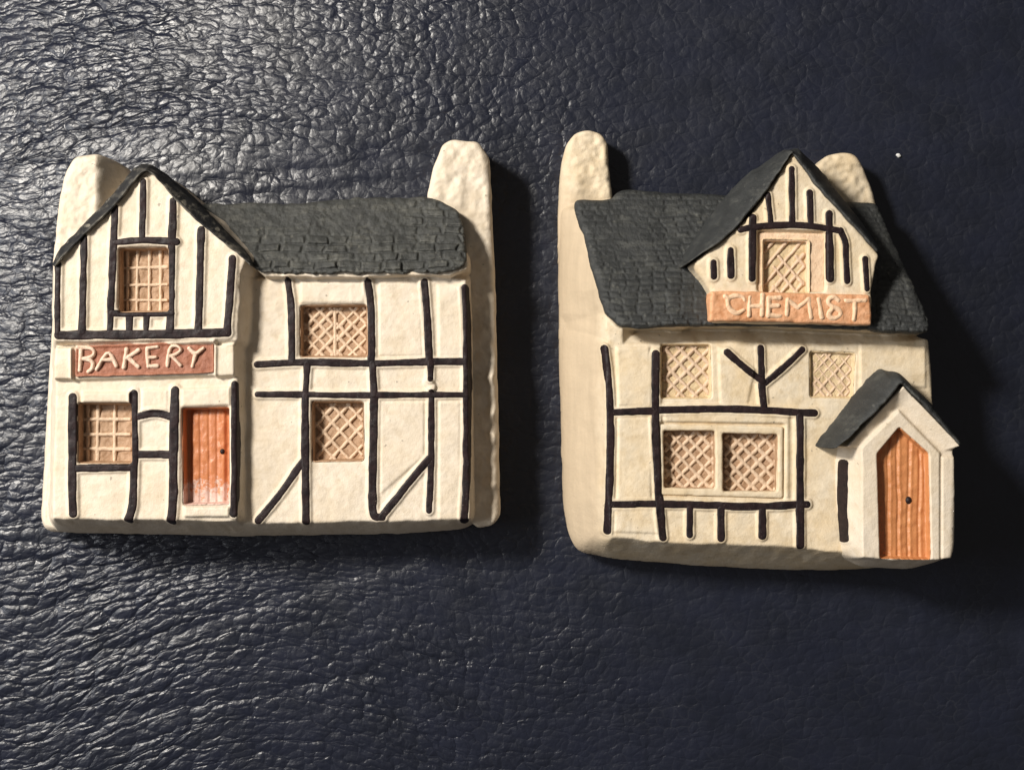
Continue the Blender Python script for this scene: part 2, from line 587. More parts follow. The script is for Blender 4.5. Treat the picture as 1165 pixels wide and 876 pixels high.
def clip_seg(p, q, x0, y0, x1, y1):
    t0, t1 = 0.0, 1.0
    dx, dy = q[0] - p[0], q[1] - p[1]
    for a, b in ((-dx, p[0] - x0), (dx, x1 - p[0]), (-dy, p[1] - y0), (dy, y1 - p[1])):
        if abs(a) < 1e-9:
            if b < 0:
                return None
        else:
            t = b / a
            if a < 0:
                t0 = max(t0, t)
            else:
                t1 = min(t1, t)
    if t1 - t0 < .02:
        return None
    return [(p[0] + dx * t0, p[1] + dy * t0), (p[0] + dx * t1, p[1] + dy * t1)]


def diamond(x0, y0, x1, y1, step, slope=1.05, jit=1.5, rs=None, only=None):
    rs = rs or np.random.RandomState(3)
    out = []
    w, h = x1 - x0, y1 - y0
    k = -h * 1.2
    while k < w + h * 1.2:
        jit = max(jit, 1.8)
        o = rs.uniform(-jit, jit)
        if only != 'down':
            s = clip_seg((x0 + k + o, y1), (x0 + k + o + h / slope, y0), x0, y0, x1, y1)
            if s: out.append(s)
        if only != 'up':
            o = rs.uniform(-jit, jit)
            s = clip_seg((x0 + k + o, y0), (x0 + k + o + h / slope, y1), x0, y0, x1, y1)
            if s: out.append(s)
        k += step
    return out


def window(thing, body, poly, zface, floor, bars, org, seed, wash_mat='glass_wash', hw=1.9, lat_mat='lattice', up=2.6, zl=None):
    """a pocket in the wall with a washed pane in it and a moulded lattice on the pane"""
    P = round_poly(W(poly, zface), 3)
    body.pocket(P, floor - 2)

    def later():
        w = relief('window', lambda X, Y: sd_poly(X, Y, P) + .6, bbox_of(P, 4),
                   lambda X, Y, d: floor + (zface - floor - 1.5) * (1 - sstep(.2, 2.6, d)) + .9 * vnoise(X, Y, 8, seed) + .4 * vnoise(X, Y, 3, seed + 2), floor - 5, M[wash_mat], thing, org, 1.0)
        ls = [W(b, floor) for b in bars]
        if ls:
            strokes('lattice', w, ls, hw + .45, lambda X, Y: floor + up + .5 * vnoise(X, Y, 9, seed + 4), lat_mat, org, seed, zdrop=up + 2, rnd=2.8)
        return w
    return later


def band_roof(name, parent, inner, outer, z_in, z_out, zbot, mat, org, seed, rnd=4.0, tex=1.0, res=1.0, pw=1.0):
    """one pair of roof slopes round a gable: front edge `inner` at z_in falling back to `outer` at z_out"""
    inn = W(inner, z_in)
    zo = np.array([z_out(x, y) for x, y in outer]) if callable(z_out) else np.full(len(outer), float(z_out))
    ou = W(outer, zo)
    poly = np.vstack([inn, ou[::-1]])

    def z(X, Y, d):
        di = dist_line(X, Y, inn); do = dist_line(X, Y, ou)
        f = di / (di + do + 1e-6)
        # height of the nearest outer point
        best = np.full(np.shape(X), 1e9); zn = np.zeros(np.shape(X))
        for (ax, ay), zz in zip(ou, zo):
            q = (X - ax) ** 2 + (Y - ay) ** 2 + 1
            wgt = 1 / q ** 2
            best = best + wgt if best is not None and best.flat[0] < 1e8 else wgt
            zn = zn + wgt * zz
        zn = zn / best
        return z_in + (zn - z_in) * f ** pw - bevel(d, rnd) + tex * (.6 * vnoise(X, Y, 14, seed) + .5 * vnoise(X, Y, 5, seed + 1))
    return relief(name, lambda X, Y: sd_poly(X, Y, round_poly(poly, 3)) + .8 * vnoise(X, Y, 7, seed + 2), bbox_of(poly, 4), z, zbot, M[mat], parent, org, res)


def tiles(X, Y, rowh, tw, seed, jit=.35):
    """moulded slates: rows along x, staggered, each tile with its own height"""
    Yw = Y + 2.0 * vnoise(X, Y, 35, seed) + .8 * vnoise(X, Y, 9, seed + 1)
    r = np.floor(Yw / rowh); fy = Yw / rowh - r
    ri = r.astype(int)
    off = _LAT[ri % 256, (seed * 13) % 256]
    u = (X + 3.0 * vnoise(X, Y, 12, seed + 2)) / tw + off * 7
    c = np.floor(u); fx = u - c
    ci = c.astype(int)
    e0 = _LAT[(ci + 31 * ri) % 256, (ci * 7 + ri + seed) % 256] * jit
    fx = np.clip((fx - e0 * .3) / (1 - e0 * .3), 0, 1)
    ex = np.minimum(fx, 1 - fx) * tw; ey = np.minimum(fy, 1 - fy) * rowh
    e = np.minimum(ex, ey)
    hh = _LAT[(ci * 3 + ri * 11) % 256, (ci + ri * 5 + seed * 3) % 256]
    return sstep(0, 2.3, e) * (.45 + .85 * hh)


GROUP = 'miniature plaster houses lying on the leather'

# ================================================================== BAKERY
OB = (310.0, 400.0)
bak = empty('miniature_house', OB, 'cream miniature plaster house with red BAKERY sign, gabled left wing and low grey roof', 'miniature house', GROUP)


def bak_roof_z(x, y):
    return 60 + (96 - 60) * np.clip((y - 236) / (312 - 236), -.2, 1.05)


base = round_poly([(66, 300), (84, 292), (118, 262), (180, 205), (196, 202), (238, 237), (290, 250), (500, 248), (540, 300), (546, 590), (530, 601), (462, 606), (270, 609), (75, 605), (54, 603), (49, 590), (57, 440)], 10)
right_front = W([(262, 318), (531, 318), (534, 590), (262, 596)], 80)
eave = W([(282, 298), (303, 314), (380, 314.5), (462, 313), (512, 313), (530, 306), (529, 270), (520, 240), (490, 226), (407, 226), (270, 236)], 90)
wing_lo = W([(66, 384), (270, 388), (269, 592), (60, 590)], 98)
wing_hi = W([(63, 300), (112, 251), (162, 191.5), (167, 191.5), (222, 242), (280, 295), (272, 312), (268, 386), (63, 388)], 110)
B = Body(base, 12, [
    (right_front, 80, 26, 1.2),
    (eave, lambda X, Y: bak_roof_z(X, Y) - 3.5, 5, 2.5),
    (wing_lo, 98, 30, 1.1),
    (wing_hi, 110, 27, 1.35)], .75, 1)

Z1, Z2, ZR = 110, 98, 80
bk = []   # (points, z, half width)
bk += [([(66.5, 301), (66, 340), (66, 379)], Z1, 3.6), ([(96.5, 270), (95.5, 320), (94, 378)], Z1, 3.8),
       ([(131.7, 237), (129, 300), (125.5, 378)], Z1, 4.0), ([(163.8, 207), (162.4, 272)], Z1, 3.6),
       ([(197.4, 229), (196, 280), (194, 376)], Z1, 4.2), ([(229.5, 262), (227.6, 324), (226, 378)], Z1, 4.2),
       ([(265, 295), (262, 338), (259, 377)], Z1, 4.0),
       ([(131.5, 276.5), (165, 273), (201, 275.5)], Z1, 3.6), ([(127.6, 356.5), (160, 357.5), (196, 356.5)], Z1, 3.4),
       ([(148, 359), (147.6, 377)], Z1, 4.0), ([(167.3, 359), (166.8, 377)], Z1, 3.6),
       ([(67, 381.5), (160, 381), (259, 378.5)], Z1, 5.0)]
bk += [([(83.4, 452), (82.5, 532.7), (83.6, 584)], Z2, 4.6), ([(152.9, 448), (153, 541), (151.3, 579), (147, 591)], Z2, 4.6),
       ([(199.8, 444), (197.8, 512.7), (197.8, 579), (194.5, 593)], Z2, 4.8), ([(267.5, 437), (268.3, 541), (266.5, 584)], Z2, 4.2),
       ([(156, 474.5), (178, 468.5), (197, 475)], Z2, 4.2), ([(156, 517), (196, 517)], Z2, 4.2), ([(83, 533), (152, 531)], Z2, 4.0)]
bk += [([(328, 319.5), (332.4, 352), (332.2, 410)], ZR, 4.0), ([(418.7, 321), (423.2, 352), (422.6, 410)], ZR, 4.0),
       ([(483, 321), (486.2, 357), (488.4, 410)], ZR, 4.2), ([(489.8, 412), (489.8, 431)], ZR, 3.4),
       ([(491, 446), (491, 517), (488.4, 580.5)], ZR, 3.7),
       ([(528.8, 328), (531.3, 363), (531.8, 462), (531, 545), (528, 593)], ZR, 4.6),
       ([(293, 415), (347, 411.8), (421, 414), (487, 411.5), (530, 411.6)], ZR, 4.0),
       ([(293.5, 448.7), (347, 449), (424, 450), (490, 449), (531, 449)], ZR, 3.5),
       ([(349.7, 414), (348, 449)], ZR, 3.8), ([(347.6, 450), (347.5, 523), (348.4, 593)], ZR, 4.2),
       ([(423.8, 414), (426, 449)], ZR, 3.9), ([(426, 450), (425, 517), (423.6, 572), (425, 588), (435, 588)], ZR, 4.6),
       ([(294, 592), (319.5, 562), (345, 524)], ZR, 3.9), ([(434, 588), (450, 568), (468, 545), (488.4, 522)], ZR, 4.2)]
B.ridges([(p, z, hw + 1.0) for p, z, hw in bk], 2.4)
# moulded panels: sign recess, lintels, step
B.pad(W([(64, 396), (84, 396), (84, 431), (64, 431)], Z2), 9)
B.pad(W([(247, 394), (268, 392), (268, 427), (247, 428)], Z2), 9)
B.pad(W([(84, 396), (247, 388), (247, 427), (84, 432)], Z2), 6)
B.pad(W([(95, 447), (148, 447), (148, 457), (95, 457)], Z2), 4)
B.pad(W([(208, 443), (261, 441), (261, 460), (208, 462)], Z2), 4)
B.pad(W([(162, 444), (191, 444), (191, 466), (162, 466)], Z2), 3)
B.pad(W([(211, 577), (260, 577), (260, 587), (211, 587)], Z2), 5)
B.pad(W([(343, 322), (414, 322), (414, 344), (343, 344)], ZR), 2.5)
B.pad(W([(432, 322), (478, 322), (480, 404), (432, 404)], ZR), 2)
B.pad(W([(499, 326), (523, 326), (524, 404), (500, 404)], ZR), 2)
B.pad(W([(434, 458), (482, 458), (482, 518), (434, 560)], ZR), 1.8)
B.pad(W([(500, 458), (523, 458), (523, 590), (500, 590)], ZR), 1.8)
later = [
    window(bak, B, [(135.5, 283), (191, 282), (191.5, 354), (135.5, 355)], Z1, Z1 - 17,
           [[(145, 285), (145, 353)], [(157, 286), (156, 353)], [(170.5, 284), (170, 353)], [(183, 286), (183, 353)],
            [(138, 305.5), (190, 304)], [(138, 325), (190, 324)], [(138, 341.5), (190, 342)]], OB, 11, hw=1.5),
    window(bak, B, [(89, 459), (149, 459), (149.5, 527), (89, 526.5)], Z2, Z2 - 17,
           [[(100, 461), (100, 525)], [(112, 461), (111, 525)], [(131, 461), (130.5, 525)],
            [(91, 477), (148, 477)], [(91, 494.5), (148, 494)], [(91, 510), (148, 511)]], OB, 13, hw=1.7),
    window(bak, B, [(342, 348), (417, 347), (418, 406), (342, 406)], ZR, ZR - 16,
           diamond(346, 351, 379, 405, 16, 1.0, 1.5) + diamond(384, 351, 416, 405, 16, 1.0, 1.5) + [[(381.5, 349), (381.5, 405)]], OB, 15, hw=1.7),
    window(bak, B, [(355, 457), (413, 457), (413.5, 524), (355.5, 525)], ZR, ZR - 17,
           diamond(358, 460, 412, 523, 19, 1.05, 1.5), OB, 17, hw=1.7),
]
door_poly = round_poly(W([(208, 465), (260, 464), (260.5, 573), (209, 574)], Z2), 2)
B.pocket(door_poly, Z2 - 19)
# chipped plaster above the middle rail
B.ridge(W([(487, 435), (491, 440)], ZR), 4.2, 4.0, 1.5)
B.bake()
relief('wall', lambda X, Y: sd_poly(X, Y, base) + .7 * vnoise(X, Y, 14, 2), bbox_of(base, 4), B.at, FLOOR, M['plaster'], bak, OB, 1.1)
for i, (p, z, hw) in enumerate(bk):
    beam(bak, B, p, z, hw, OB, 40 + i)
for f in later:
    f()

# chimneys: the left one behind the gable, the right one a stack down the whole end wall
ch = round_poly(W([(61, 300), (68, 234), (77, 193), (86, 179), (113, 176), (131, 182), (139, 198), (139, 250), (110, 310), (64, 320)], 48), 6)
relief('chimney', lambda X, Y: sd_poly(X, Y, ch) + .8 * vnoise(X, Y, 12, 61), bbox_of(ch, 4),
       lambda X, Y, d: 58 - 42 * sstep(123, 152, X) - bevel(d, 8) + 1.5 * vnoise(X, Y, 16, 62) + 1.0 * vnoise(X, Y, 8, 63) + .4 * vnoise(X, Y, 4, 64), FLOOR, M['plaster'], bak, OB, 1.0)
ch2 = round_poly([(488, 226), (495, 197), (505, 171), (516, 166), (545, 168), (557, 186), (560, 243), (563, 300), (565.5, 407), (568.5, 545), (569.5, 584), (560, 594), (545, 597), (530, 586), (516, 560), (505, 400), (500, 300)], 5)


def ch2z(X, Y, d):
    z = 44 + 5 * sstep(320, 200, Y) - bevel(d, 7)
    z = z + 1.6 * vnoise(X, Y, 18, 71) + 1.2 * vnoise(X, Y, 8, 72) + .4 * vnoise(X, Y, 4, 73)
    # hand-pressed edge along the lower end
    z = z + 7.0 * np.exp(-((X - 562 + 2 * vnoise(X * 0, Y, 11, 75)) / 5.5) ** 2) * (.7 + .7 * vnoise(X * 0, Y, 13, 74)) * sstep(390, 430, Y)
    return z


relief('chimney', lambda X, Y: sd_poly(X, Y, ch2) + .7 * vnoise(X, Y, 13, 65), bbox_of(ch2, 4), ch2z, FLOOR, M['plaster'], bak, OB, 1.0)

# tiled roof of the right wing
rp = W([(205, 232), (338, 231), (407, 225), (489, 224), (503, 229), (520.5, 240), (527, 254), (529, 270), (531.5, 289), (529, 304), (511, 310), (462, 310.5), (420, 311.5), (380, 311.5), (344, 312), (303, 311.5), (284, 304), (225, 270)], [62, 62, 60, 60, 62, 66, 72, 78, 88, 95, 98, 98, 98, 98, 98, 98, 92, 75])
rp = round_poly(rp, 5)


def rz(X, Y, d):
    amp = (.08 + .92 * sstep(262, 285, Y + 10 * vnoise(X, Y, 40, 81))) * np.where(X > 470, 1, 1)
    amp = np.maximum(amp, sstep(455, 490, X))
    return bak_roof_z(X, Y) + 1.5 - bevel(d, 5) * .9 + 3.0 * amp * (.8 + .4 * vnoise(X, Y, 25, 88)) * tiles(X, Y, 9.8, 24, 5) + .8 * vnoise(X, Y, 7, 82) + .6 * vnoise(X, Y, 3.5, 83) + 1.2 * vnoise(X, Y, 30, 84)


relief('roof', lambda X, Y: sd_poly(X, Y, rp) + 1.3 * vnoise(X, Y, 9, 85) + 1.1 * vnoise(X, Y, 4, 86) * sstep(290, 305, Y), bbox_of(rp, 4), rz, 40, M['roof'], bak, OB, .9)

# steep roof over the gable of the left wing
band_roof('gable_roof', bak, [(61, 304), (72, 291), (96, 266), (130, 234), (158, 199), (166, 193.5), (175, 200), (200, 229), (230, 257), (258, 280), (286, 303)],
          [(58, 302), (64, 287), (88, 261), (122, 227), (150, 193), (160, 186), (172, 187), (188, 200), (213, 222), (246, 252), (284, 291)],
          120, 104, 30, 'roof_edge', OB, 91, 3.5, .8, .9)

# sign board
sp = round_poly(W([(86, 394), (243, 387), (244, 424), (200, 426), (86, 429)], 106), 2.5)
SGZ = 106
sgn = relief('sign', lambda X, Y: sd_poly(X, Y, sp) + .5 * vnoise(X, Y, 8, 95), bbox_of(sp, 4),
             lambda X, Y, d: SGZ - bevel(d, 2) + .8 * vnoise(X, Y, 12, 96) + .5 * vnoise(X, Y, 5, 97) + 2.5 * sstep(4, 0, d), 92, M['sign_red'], bak, OB, .8)


def crop(ox, oy, s, *lines):
    return [[(ox + x / s, oy + y / s) for x, y in l] for l in lines]


LT = crop(60, 370, 5.295,
          [(168, 148), (160, 272)], [(150, 132), (225, 135), (252, 160), (235, 190), (180, 202)], [(180, 202), (240, 215), (238, 262), (215, 280)],
          [(262, 265), (335, 140), (380, 245)], [(300, 208), (362, 208)],
          [(443, 145), (425, 255)], [(515, 150), (440, 200)], [(450, 195), (515, 250)],
          [(628, 130), (568, 140)], [(568, 140), (572, 250)], [(572, 195), (620, 192)], [(572, 248), (628, 245)],
          [(688, 245), (700, 130), (750, 122), (775, 150), (735, 180), (705, 185)], [(715, 185), (768, 242)],
          [(820, 140), (858, 180), (905, 140)], [(858, 180), (838, 248)])
strokes('lettering', sgn, [W(l, SGZ + 3) for l in LT], 2.15, lambda X, Y: SGZ + 3.4 + .5 * vnoise(X, Y, 10, 98), 'letter_pale', OB, 99, zdrop=5, rnd=3.0)

# door
M['door_red'] = door_mat('worn_orange_red_door_paint', (.34, .105, .045), (.52, .195, .08), (-178, -118))
DZ = Z2 - 17


def dz_b(X, Y, d):
    pan = W([(219, 467), (257, 467), (257, 571), (219, 571)], DZ)
    s = sd_poly(X, Y, round_poly(pan, 3))
    g = np.zeros_like(X)
    for gx in (229, 239, 248):
        wx = W([(gx, 500)], DZ)[0, 0]
        g -= 1.0 * np.exp(-((X - wx - vnoise(X, Y, 30, 8)) / 1.2) ** 2)
    return DZ + 16 * (1 - sstep(.2, 2.6, d)) + 3.2 * sstep(-2, 2, s) + g + .6 * vnoise(X, Y, 6, 101)


dr = relief('door', lambda X, Y: sd_poly(X, Y, door_poly) + .6, bbox_of(door_poly, 4), dz_b, DZ - 6, M['door_red'], bak, OB, .8)


def knob(parent, px, z, org, r=2.6):
    c = W([px], z)[0]
    relief('knob', lambda X, Y: r - np.hypot(X - c[0], (Y - c[1]) * .85), (c[0] - 6, c[1] - 6, c[0] + 6, c[1] + 6),
           lambda X, Y, d: z + 2.4 * np.sqrt(np.clip(d / r, 0, 1)), z - 3, M['timber'], parent, org, .5)


knob(dr, (253, 513.5), DZ + 3, OB)

# ================================================================== CHEMIST
OC = (865.0, 400.0)
che = empty('miniature_house', OC, 'cream miniature plaster house with peach CHEMIST sign, central dormer and pointed orange porch door', 'miniature house', GROUP)


def che_roof_z(x, y):
    return 28 + (116 - 28) * np.clip((y - 226) / (374 - 226), -.1, 1.04)


cbase = round_poly([(638, 236), (636, 300), (636, 402), (639, 498), (641, 577), (647, 609), (656, 626), (694, 634), (790, 642), (900, 647), (956, 647), (1020, 643), (1050, 634), (1056, 615), (1046, 500), (1034, 380), (1010, 300), (985, 236), (700, 228)], 12)
ZC = 84
c_front = W([(689, 392), (770, 394), (850, 392), (960, 395), (1030, 388), (1061, 384), (1060, 626), (988, 631), (900, 622), (758, 616), (696, 611), (690, 560)], ZC)
c_eave = W([(668, 232), (985, 234), (1006, 290), (1050, 366), (1052, 375), (1012, 374), (860, 367), (724, 369), (705, 366), (694, 352)], 108)
c_end = W([(655, 236), (664.5, 270), (676, 318), (689, 357), (691, 394), (695, 560), (706, 560), (706, 236)], 55)
C = Body(cbase, 14, [
    (c_front, ZC, 50, 1.05),
    (c_end, lambda X, Y: np.minimum(che_roof_z(X, Y) - 8, ZC), 48, 1.05),
    (c_eave, lambda X, Y: che_roof_z(X, Y) - 5, 8, 2.0)], .7, 4)
ck = [([(687.5, 397), (693, 434), (695, 498), (692.4, 574), (690.7, 604)], ZC, 4.2), ([(745.7, 403), (745, 466), (747.6, 530), (750, 574.5), (754, 611)], ZC, 4.4),
      ([(697, 469), (744, 467.5)], ZC, 3.8), ([(746, 466.5), (822, 465), (870, 466.5), (905, 469), (926, 470)], ZC, 4.2),
      ([(694, 573.5), (748, 572.5), (806, 574.5), (860, 576.5), (918, 573.5)], ZC, 4.2),
      ([(784.6, 578), (784.6, 608)], ZC, 3.8), ([(820, 579), (820, 612)], ZC, 4.2), ([(867, 580), (867, 609)], ZC, 4.2),
      ([(909.6, 474), (910, 530), (909.6, 575), (910, 620)], ZC, 4.3),
      ([(827, 401), (850.5, 422), (868, 434)], ZC, 3.8), ([(864.8, 396), (866, 434), (868.6, 464)], ZC, 3.9), ([(912, 398), (895, 415), (870, 436)], ZC, 3.8)]
C.ridges([(p, z, hw + 1.0) for p, z, hw in ck], 2.4)
C.pad(W([(702, 396), (738, 396), (738, 461), (704, 461)], ZC), 3)
C.pad(W([(704, 476), (740, 476), (740, 566), (703, 566)], ZC), 2.5)
C.pad(W([(757, 473), (897, 473), (897, 566), (757, 566)], ZC), 2.0)
C.pad(W([(818, 396), (858, 394), (858, 420), (850, 458), (820, 458)], ZC), 2)
C.pad(W([(979, 392), (1052, 396), (1052, 440), (979, 440)], ZC), 2.2)
C.pad(W([(700, 580), (746, 580), (748, 606), (700, 604)], ZC), 2)
C.pocket(round_poly(W([(751, 480), (893, 482), (892, 568), (753, 564)], ZC), 3), ZC - 3, 3)
later = [
    window(che, C, [(752, 392), (808, 392), (809, 453), (752, 453)], ZC, ZC - 10,
           diamond(755, 394, 806, 452, 17, 1.0, 1.2), OC, 113, 'glass_wash_yellow', 1.7),
    window(che, C, [(922, 400), (973, 402), (970, 453), (922, 452)], ZC, ZC - 7,
           diamond(925, 403, 968, 450, 12, 1.1, 3), OC, 115, 'glass_wash_yellow', 1.3, up=1.3),
]
wl = [window(che, C, [(753, 489), (814, 489), (815, 557), (754, 556)], ZC, ZC - 14, diamond(757, 492, 812, 555, 16, 1.0, 1.0), OC, 117, 'glass_wash', 1.8),
      window(che, C, [(822, 492), (885, 493), (885, 560), (823, 560)], ZC, ZC - 14, diamond(825, 495, 882, 558, 16.5, 1.0, 1.0), OC, 119, 'glass_wash', 1.8)]
C.bake()
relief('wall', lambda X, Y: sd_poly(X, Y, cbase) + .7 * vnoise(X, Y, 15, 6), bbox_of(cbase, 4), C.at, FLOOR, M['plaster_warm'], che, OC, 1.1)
for i, (p, z, hw) in enumerate(ck):
    beam(che, C, p, z, hw, OC, 130 + i)
for f in later:
    f()


def ring(name, parent, outer, inners, z, zb, mat, org, seed, rnd=2.5, res=.8):
    po = round_poly(outer, 3)
    pis = [round_poly(p, 2.5) for p in inners]

    def sdf(X, Y):
        d = sd_poly(X, Y, po)
        for p in pis:
            d = np.minimum(d, -sd_poly(X, Y, p))
        return d + .4 * vnoise(X, Y, 9, seed)
    return relief(name, sdf, bbox_of(po, 4), lambda X, Y, d: z - bevel(d, rnd) + .4 * vnoise(X, Y, 7, seed + 1), zb, M[mat], parent, org, res)


# double window in its raised frame
w1 = wl[0](); w2 = wl[1]()
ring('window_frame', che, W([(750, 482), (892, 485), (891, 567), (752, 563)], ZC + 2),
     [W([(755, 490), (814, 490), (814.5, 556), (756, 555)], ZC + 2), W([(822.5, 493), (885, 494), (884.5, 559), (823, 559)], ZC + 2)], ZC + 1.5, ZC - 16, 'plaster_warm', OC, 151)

# chimneys
lc = round_poly(W([(635.5, 300), (635.5, 260), (636, 229), (639, 184), (644, 164), (655, 151), (670, 147.5), (684, 152), (691, 164), (693, 193), (697, 226), (700, 250), (690, 300)], 16), 5)


def lcz(X, Y, d):
    z = 4 + 14 * (1 - (1 - np.clip((X - 634) / 24, 0, 1)) ** 2.2) - bevel(d, 6) + 1.3 * vnoise(X, Y, 15, 162) + 1.3 * vnoise(X, Y, 6, 163) * sstep(235, 215, Y) + .4 * vnoise(X, Y, 4, 164)
    t = sstep(215, 262, Y)                                   # runs out smoothly into the end wall
    return z * (1 - t) + (C.at(X, Y) + .8 - 3.5 * sstep(262, 296, Y)) * t


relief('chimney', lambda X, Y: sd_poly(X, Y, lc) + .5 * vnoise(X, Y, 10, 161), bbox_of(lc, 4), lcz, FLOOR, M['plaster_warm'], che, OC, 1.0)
rc = round_poly(W([(925, 190), (941, 177), (956, 173.5), (971, 175), (981, 186), (990, 207), (998, 234), (1004, 262), (940, 262)], 18), 6)
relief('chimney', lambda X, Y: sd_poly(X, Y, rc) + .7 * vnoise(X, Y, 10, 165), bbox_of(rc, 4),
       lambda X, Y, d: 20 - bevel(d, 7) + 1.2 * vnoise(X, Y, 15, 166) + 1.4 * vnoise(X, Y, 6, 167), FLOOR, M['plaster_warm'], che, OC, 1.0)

# main roof
crp_px = [(652.5, 231), (657, 227), (697, 227), (702, 218), (712, 215.5), (745, 218), (783, 220), (828, 222), (900, 225), (960, 229), (998, 231), (1007, 255), (1027, 298), (1055.5, 361), (1059, 374), (1051, 380), (1012, 379), (990, 376), (900, 372), (806, 371), (768, 372), (724, 374), (703, 371), (689, 357), (676, 318), (664.5, 270), (654, 242)]
czl = [float(che_roof_z(0, y)) for _, y in crp_px]
crp = round_poly(W(crp_px, czl), 7)


def crz(X, Y, d):
    amp = .55 + .45 * vnoise(X, Y, 45, 171)
    return che_roof_z(X, Y) + 3 - bevel(d, 9) + 1.9 * amp * tiles(X, Y, 6.6, 15, 9) + .35 * vnoise(X, Y, 6, 172) + .3 * vnoise(X, Y, 3.5, 173) + 1.2 * vnoise(X, Y, 28, 174)


relief('roof', lambda X, Y: sd_poly(X, Y, crp) + .9 * vnoise(X, Y, 9, 175), bbox_of(crp, 4), crz, lambda x, y: np.maximum(che_roof_z(x, y) - 13, 6), M['roof_dark'], che, OC, .9)

# dormer: gabled wall, its roof, window and the sign below it
ZD = 126
dbase = round_poly(W([(784, 302), (800, 322), (806, 334), (806, 371), (993, 374), (992, 325), (1000, 292), (955, 238), (902, 168), (850, 245)], 112), 4)
D = Body(dbase, 50, [(round_poly(W([(783, 302), (819, 278), (854, 243), (885, 202), (902, 174), (930, 212), (956, 240), (990, 277), (1001, 290), (996, 300), (990, 330), (990, 370), (810, 366), (809, 333), (795, 316)], ZD), 3), ZD, 10, 2.0)], .6, 8, .9)
dk = [([(900.5, 193), (901, 225), (901, 256)], 3.6), ([(873.2, 222), (877, 254)], 3.2), ([(921, 219.5), (922, 256)], 3.3), ([(943, 244), (943.4, 280), (944, 317)], 4.0),
      ([(856, 248), (855.6, 317)], 3.7), ([(842, 262), (858.5, 258), (901, 255.8), (930, 258.5), (956, 263)], 3.2),
      ([(956, 263), (961.5, 275), (962, 290), (963.5, 320)], 3.5), ([(831, 285), (831.4, 314)], 3.9), ([(811.4, 299), (811.8, 315)], 3.9), ([(984, 295), (986, 329)], 2.9)]
D.ridges([(p, ZD, hw + 1.0) for p, hw in dk], 2.0)
D.pocket(round_poly(W([(862, 262), (939, 264), (939, 332), (862, 332)], ZD), 4), ZD - 6, 4)
dw = window(che, D, [(868, 272), (921, 273), (921, 334), (868, 334)], ZD, ZD - 12,
            diamond(870, 275, 914, 334, 15, 1.15, .8, only='up') + diamond(880, 292, 914, 334, 19, 1.1, 1, only='down'), OC, 181, 'glass_wash_yellow', 1.6)
D.bake()
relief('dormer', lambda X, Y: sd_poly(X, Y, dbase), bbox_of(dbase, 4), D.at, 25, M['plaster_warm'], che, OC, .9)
for i, (p, hw) in enumerate(dk):
    beam(che, D, p, ZD, hw, OC, 190 + i)
wd = dw()
ring('window_frame', wd, W([(862, 264), (940, 265), (940, 333), (862, 333)], ZD), [W([(870, 274), (919, 275), (919, 336), (870, 336)], ZD)], ZD - 3.5, ZD - 14, 'frame_wash', OC, 183)
band_roof('dormer_roof', che, [(779, 302), (800, 288), (819, 276), (836, 262), (853, 242), (868, 224), (884, 201), (902, 173), (916, 191), (930, 211), (955.6, 238.5), (978, 263), (1000, 287)],
          [(776, 297), (782, 284), (790, 272), (800, 259), (812, 243), (828, 222), (852, 197), (888, 172), (908, 168), (932, 190), (961, 227), (983, 255), (1002, 284)],
          136, lambda x, y: 80 if x > 905 else 84, 25, 'roof_dark', OC, 203, 7, .9, .9, 1.25)
CSZ = 133
csp = round_poly(W([(808, 331), (850, 331.5), (990, 335.5), (992.5, 370), (940, 369), (880, 366), (807, 366)], CSZ), 3)
csn = relief('sign', lambda X, Y: sd_poly(X, Y, csp) + .5 * vnoise(X, Y, 8, 211), bbox_of(csp, 4),
             lambda X, Y, d: CSZ - bevel(d, 3.5) + .8 * vnoise(X, Y, 12, 212) + .5 * vnoise(X, Y, 5, 213), 80, M['sign_peach'], che, OC, .8)
CLT = crop(790, 250, 5.295,
           [(305, 485), (295, 462), (245, 455), (205, 470), (200, 510), (225, 550), (262, 565), (298, 545)], [(205, 470), (188, 462)],
           [(335, 465), (330, 575)], [(412, 455), (408, 575)], [(335, 522), (408, 520)],
           [(452, 470), (448, 578)], [(452, 470), (515, 468)], [(452, 522), (505, 518)], [(448, 575), (520, 580)],
           [(560, 570), (562, 530), (566, 482)], [(566, 482), (625, 530)], [(625, 530), (690, 478)], [(690, 478), (705, 590)],
           [(752, 480), (768, 590)],
           [(868, 485), (845, 465), (812, 475), (808, 505), (840, 525), (878, 545), (885, 575), (850, 597), (815, 588), (812, 560), (835, 535)],
           [(915, 488), (1030, 486)], [(970, 490), (965, 600)])
strokes('lettering', csn, [W(l, CSZ + 2) for l in CLT], 2.8, lambda X, Y: CSZ + 1.7 + .5 * vnoise(X, Y, 10, 214), 'letter_peach', OC, 215, zdrop=4, rnd=3.2)

# porch: gabled box with a pointed door, its own roof over it
ZP = 120
pbase = round_poly([(924, 520), (934, 622), (966, 638), (1020, 640), (1048, 632), (1052, 610), (1056, 500), (1020, 442), (940, 470)], 8)
pf = W([(979, 500), (1000, 470), (1022, 445), (1045, 465), (1084, 500), (1088, 622), (1082, 634), (1000, 635), (979, 634)], ZP)
PB = Body(pbase, 66, [(pf, ZP, 46, 1.15)], .5, 15, .9)
frame = W([(980, 636), (979, 509), (1021.5, 467.5), (1068, 515.5), (1068, 637)], ZP)
# the gable above the frame leans out to the roof edge
gab = W([(962, 509), (980, 509), (1021.5, 468), (1068, 515), (1094, 508), (1027, 438)], ZP + 8)


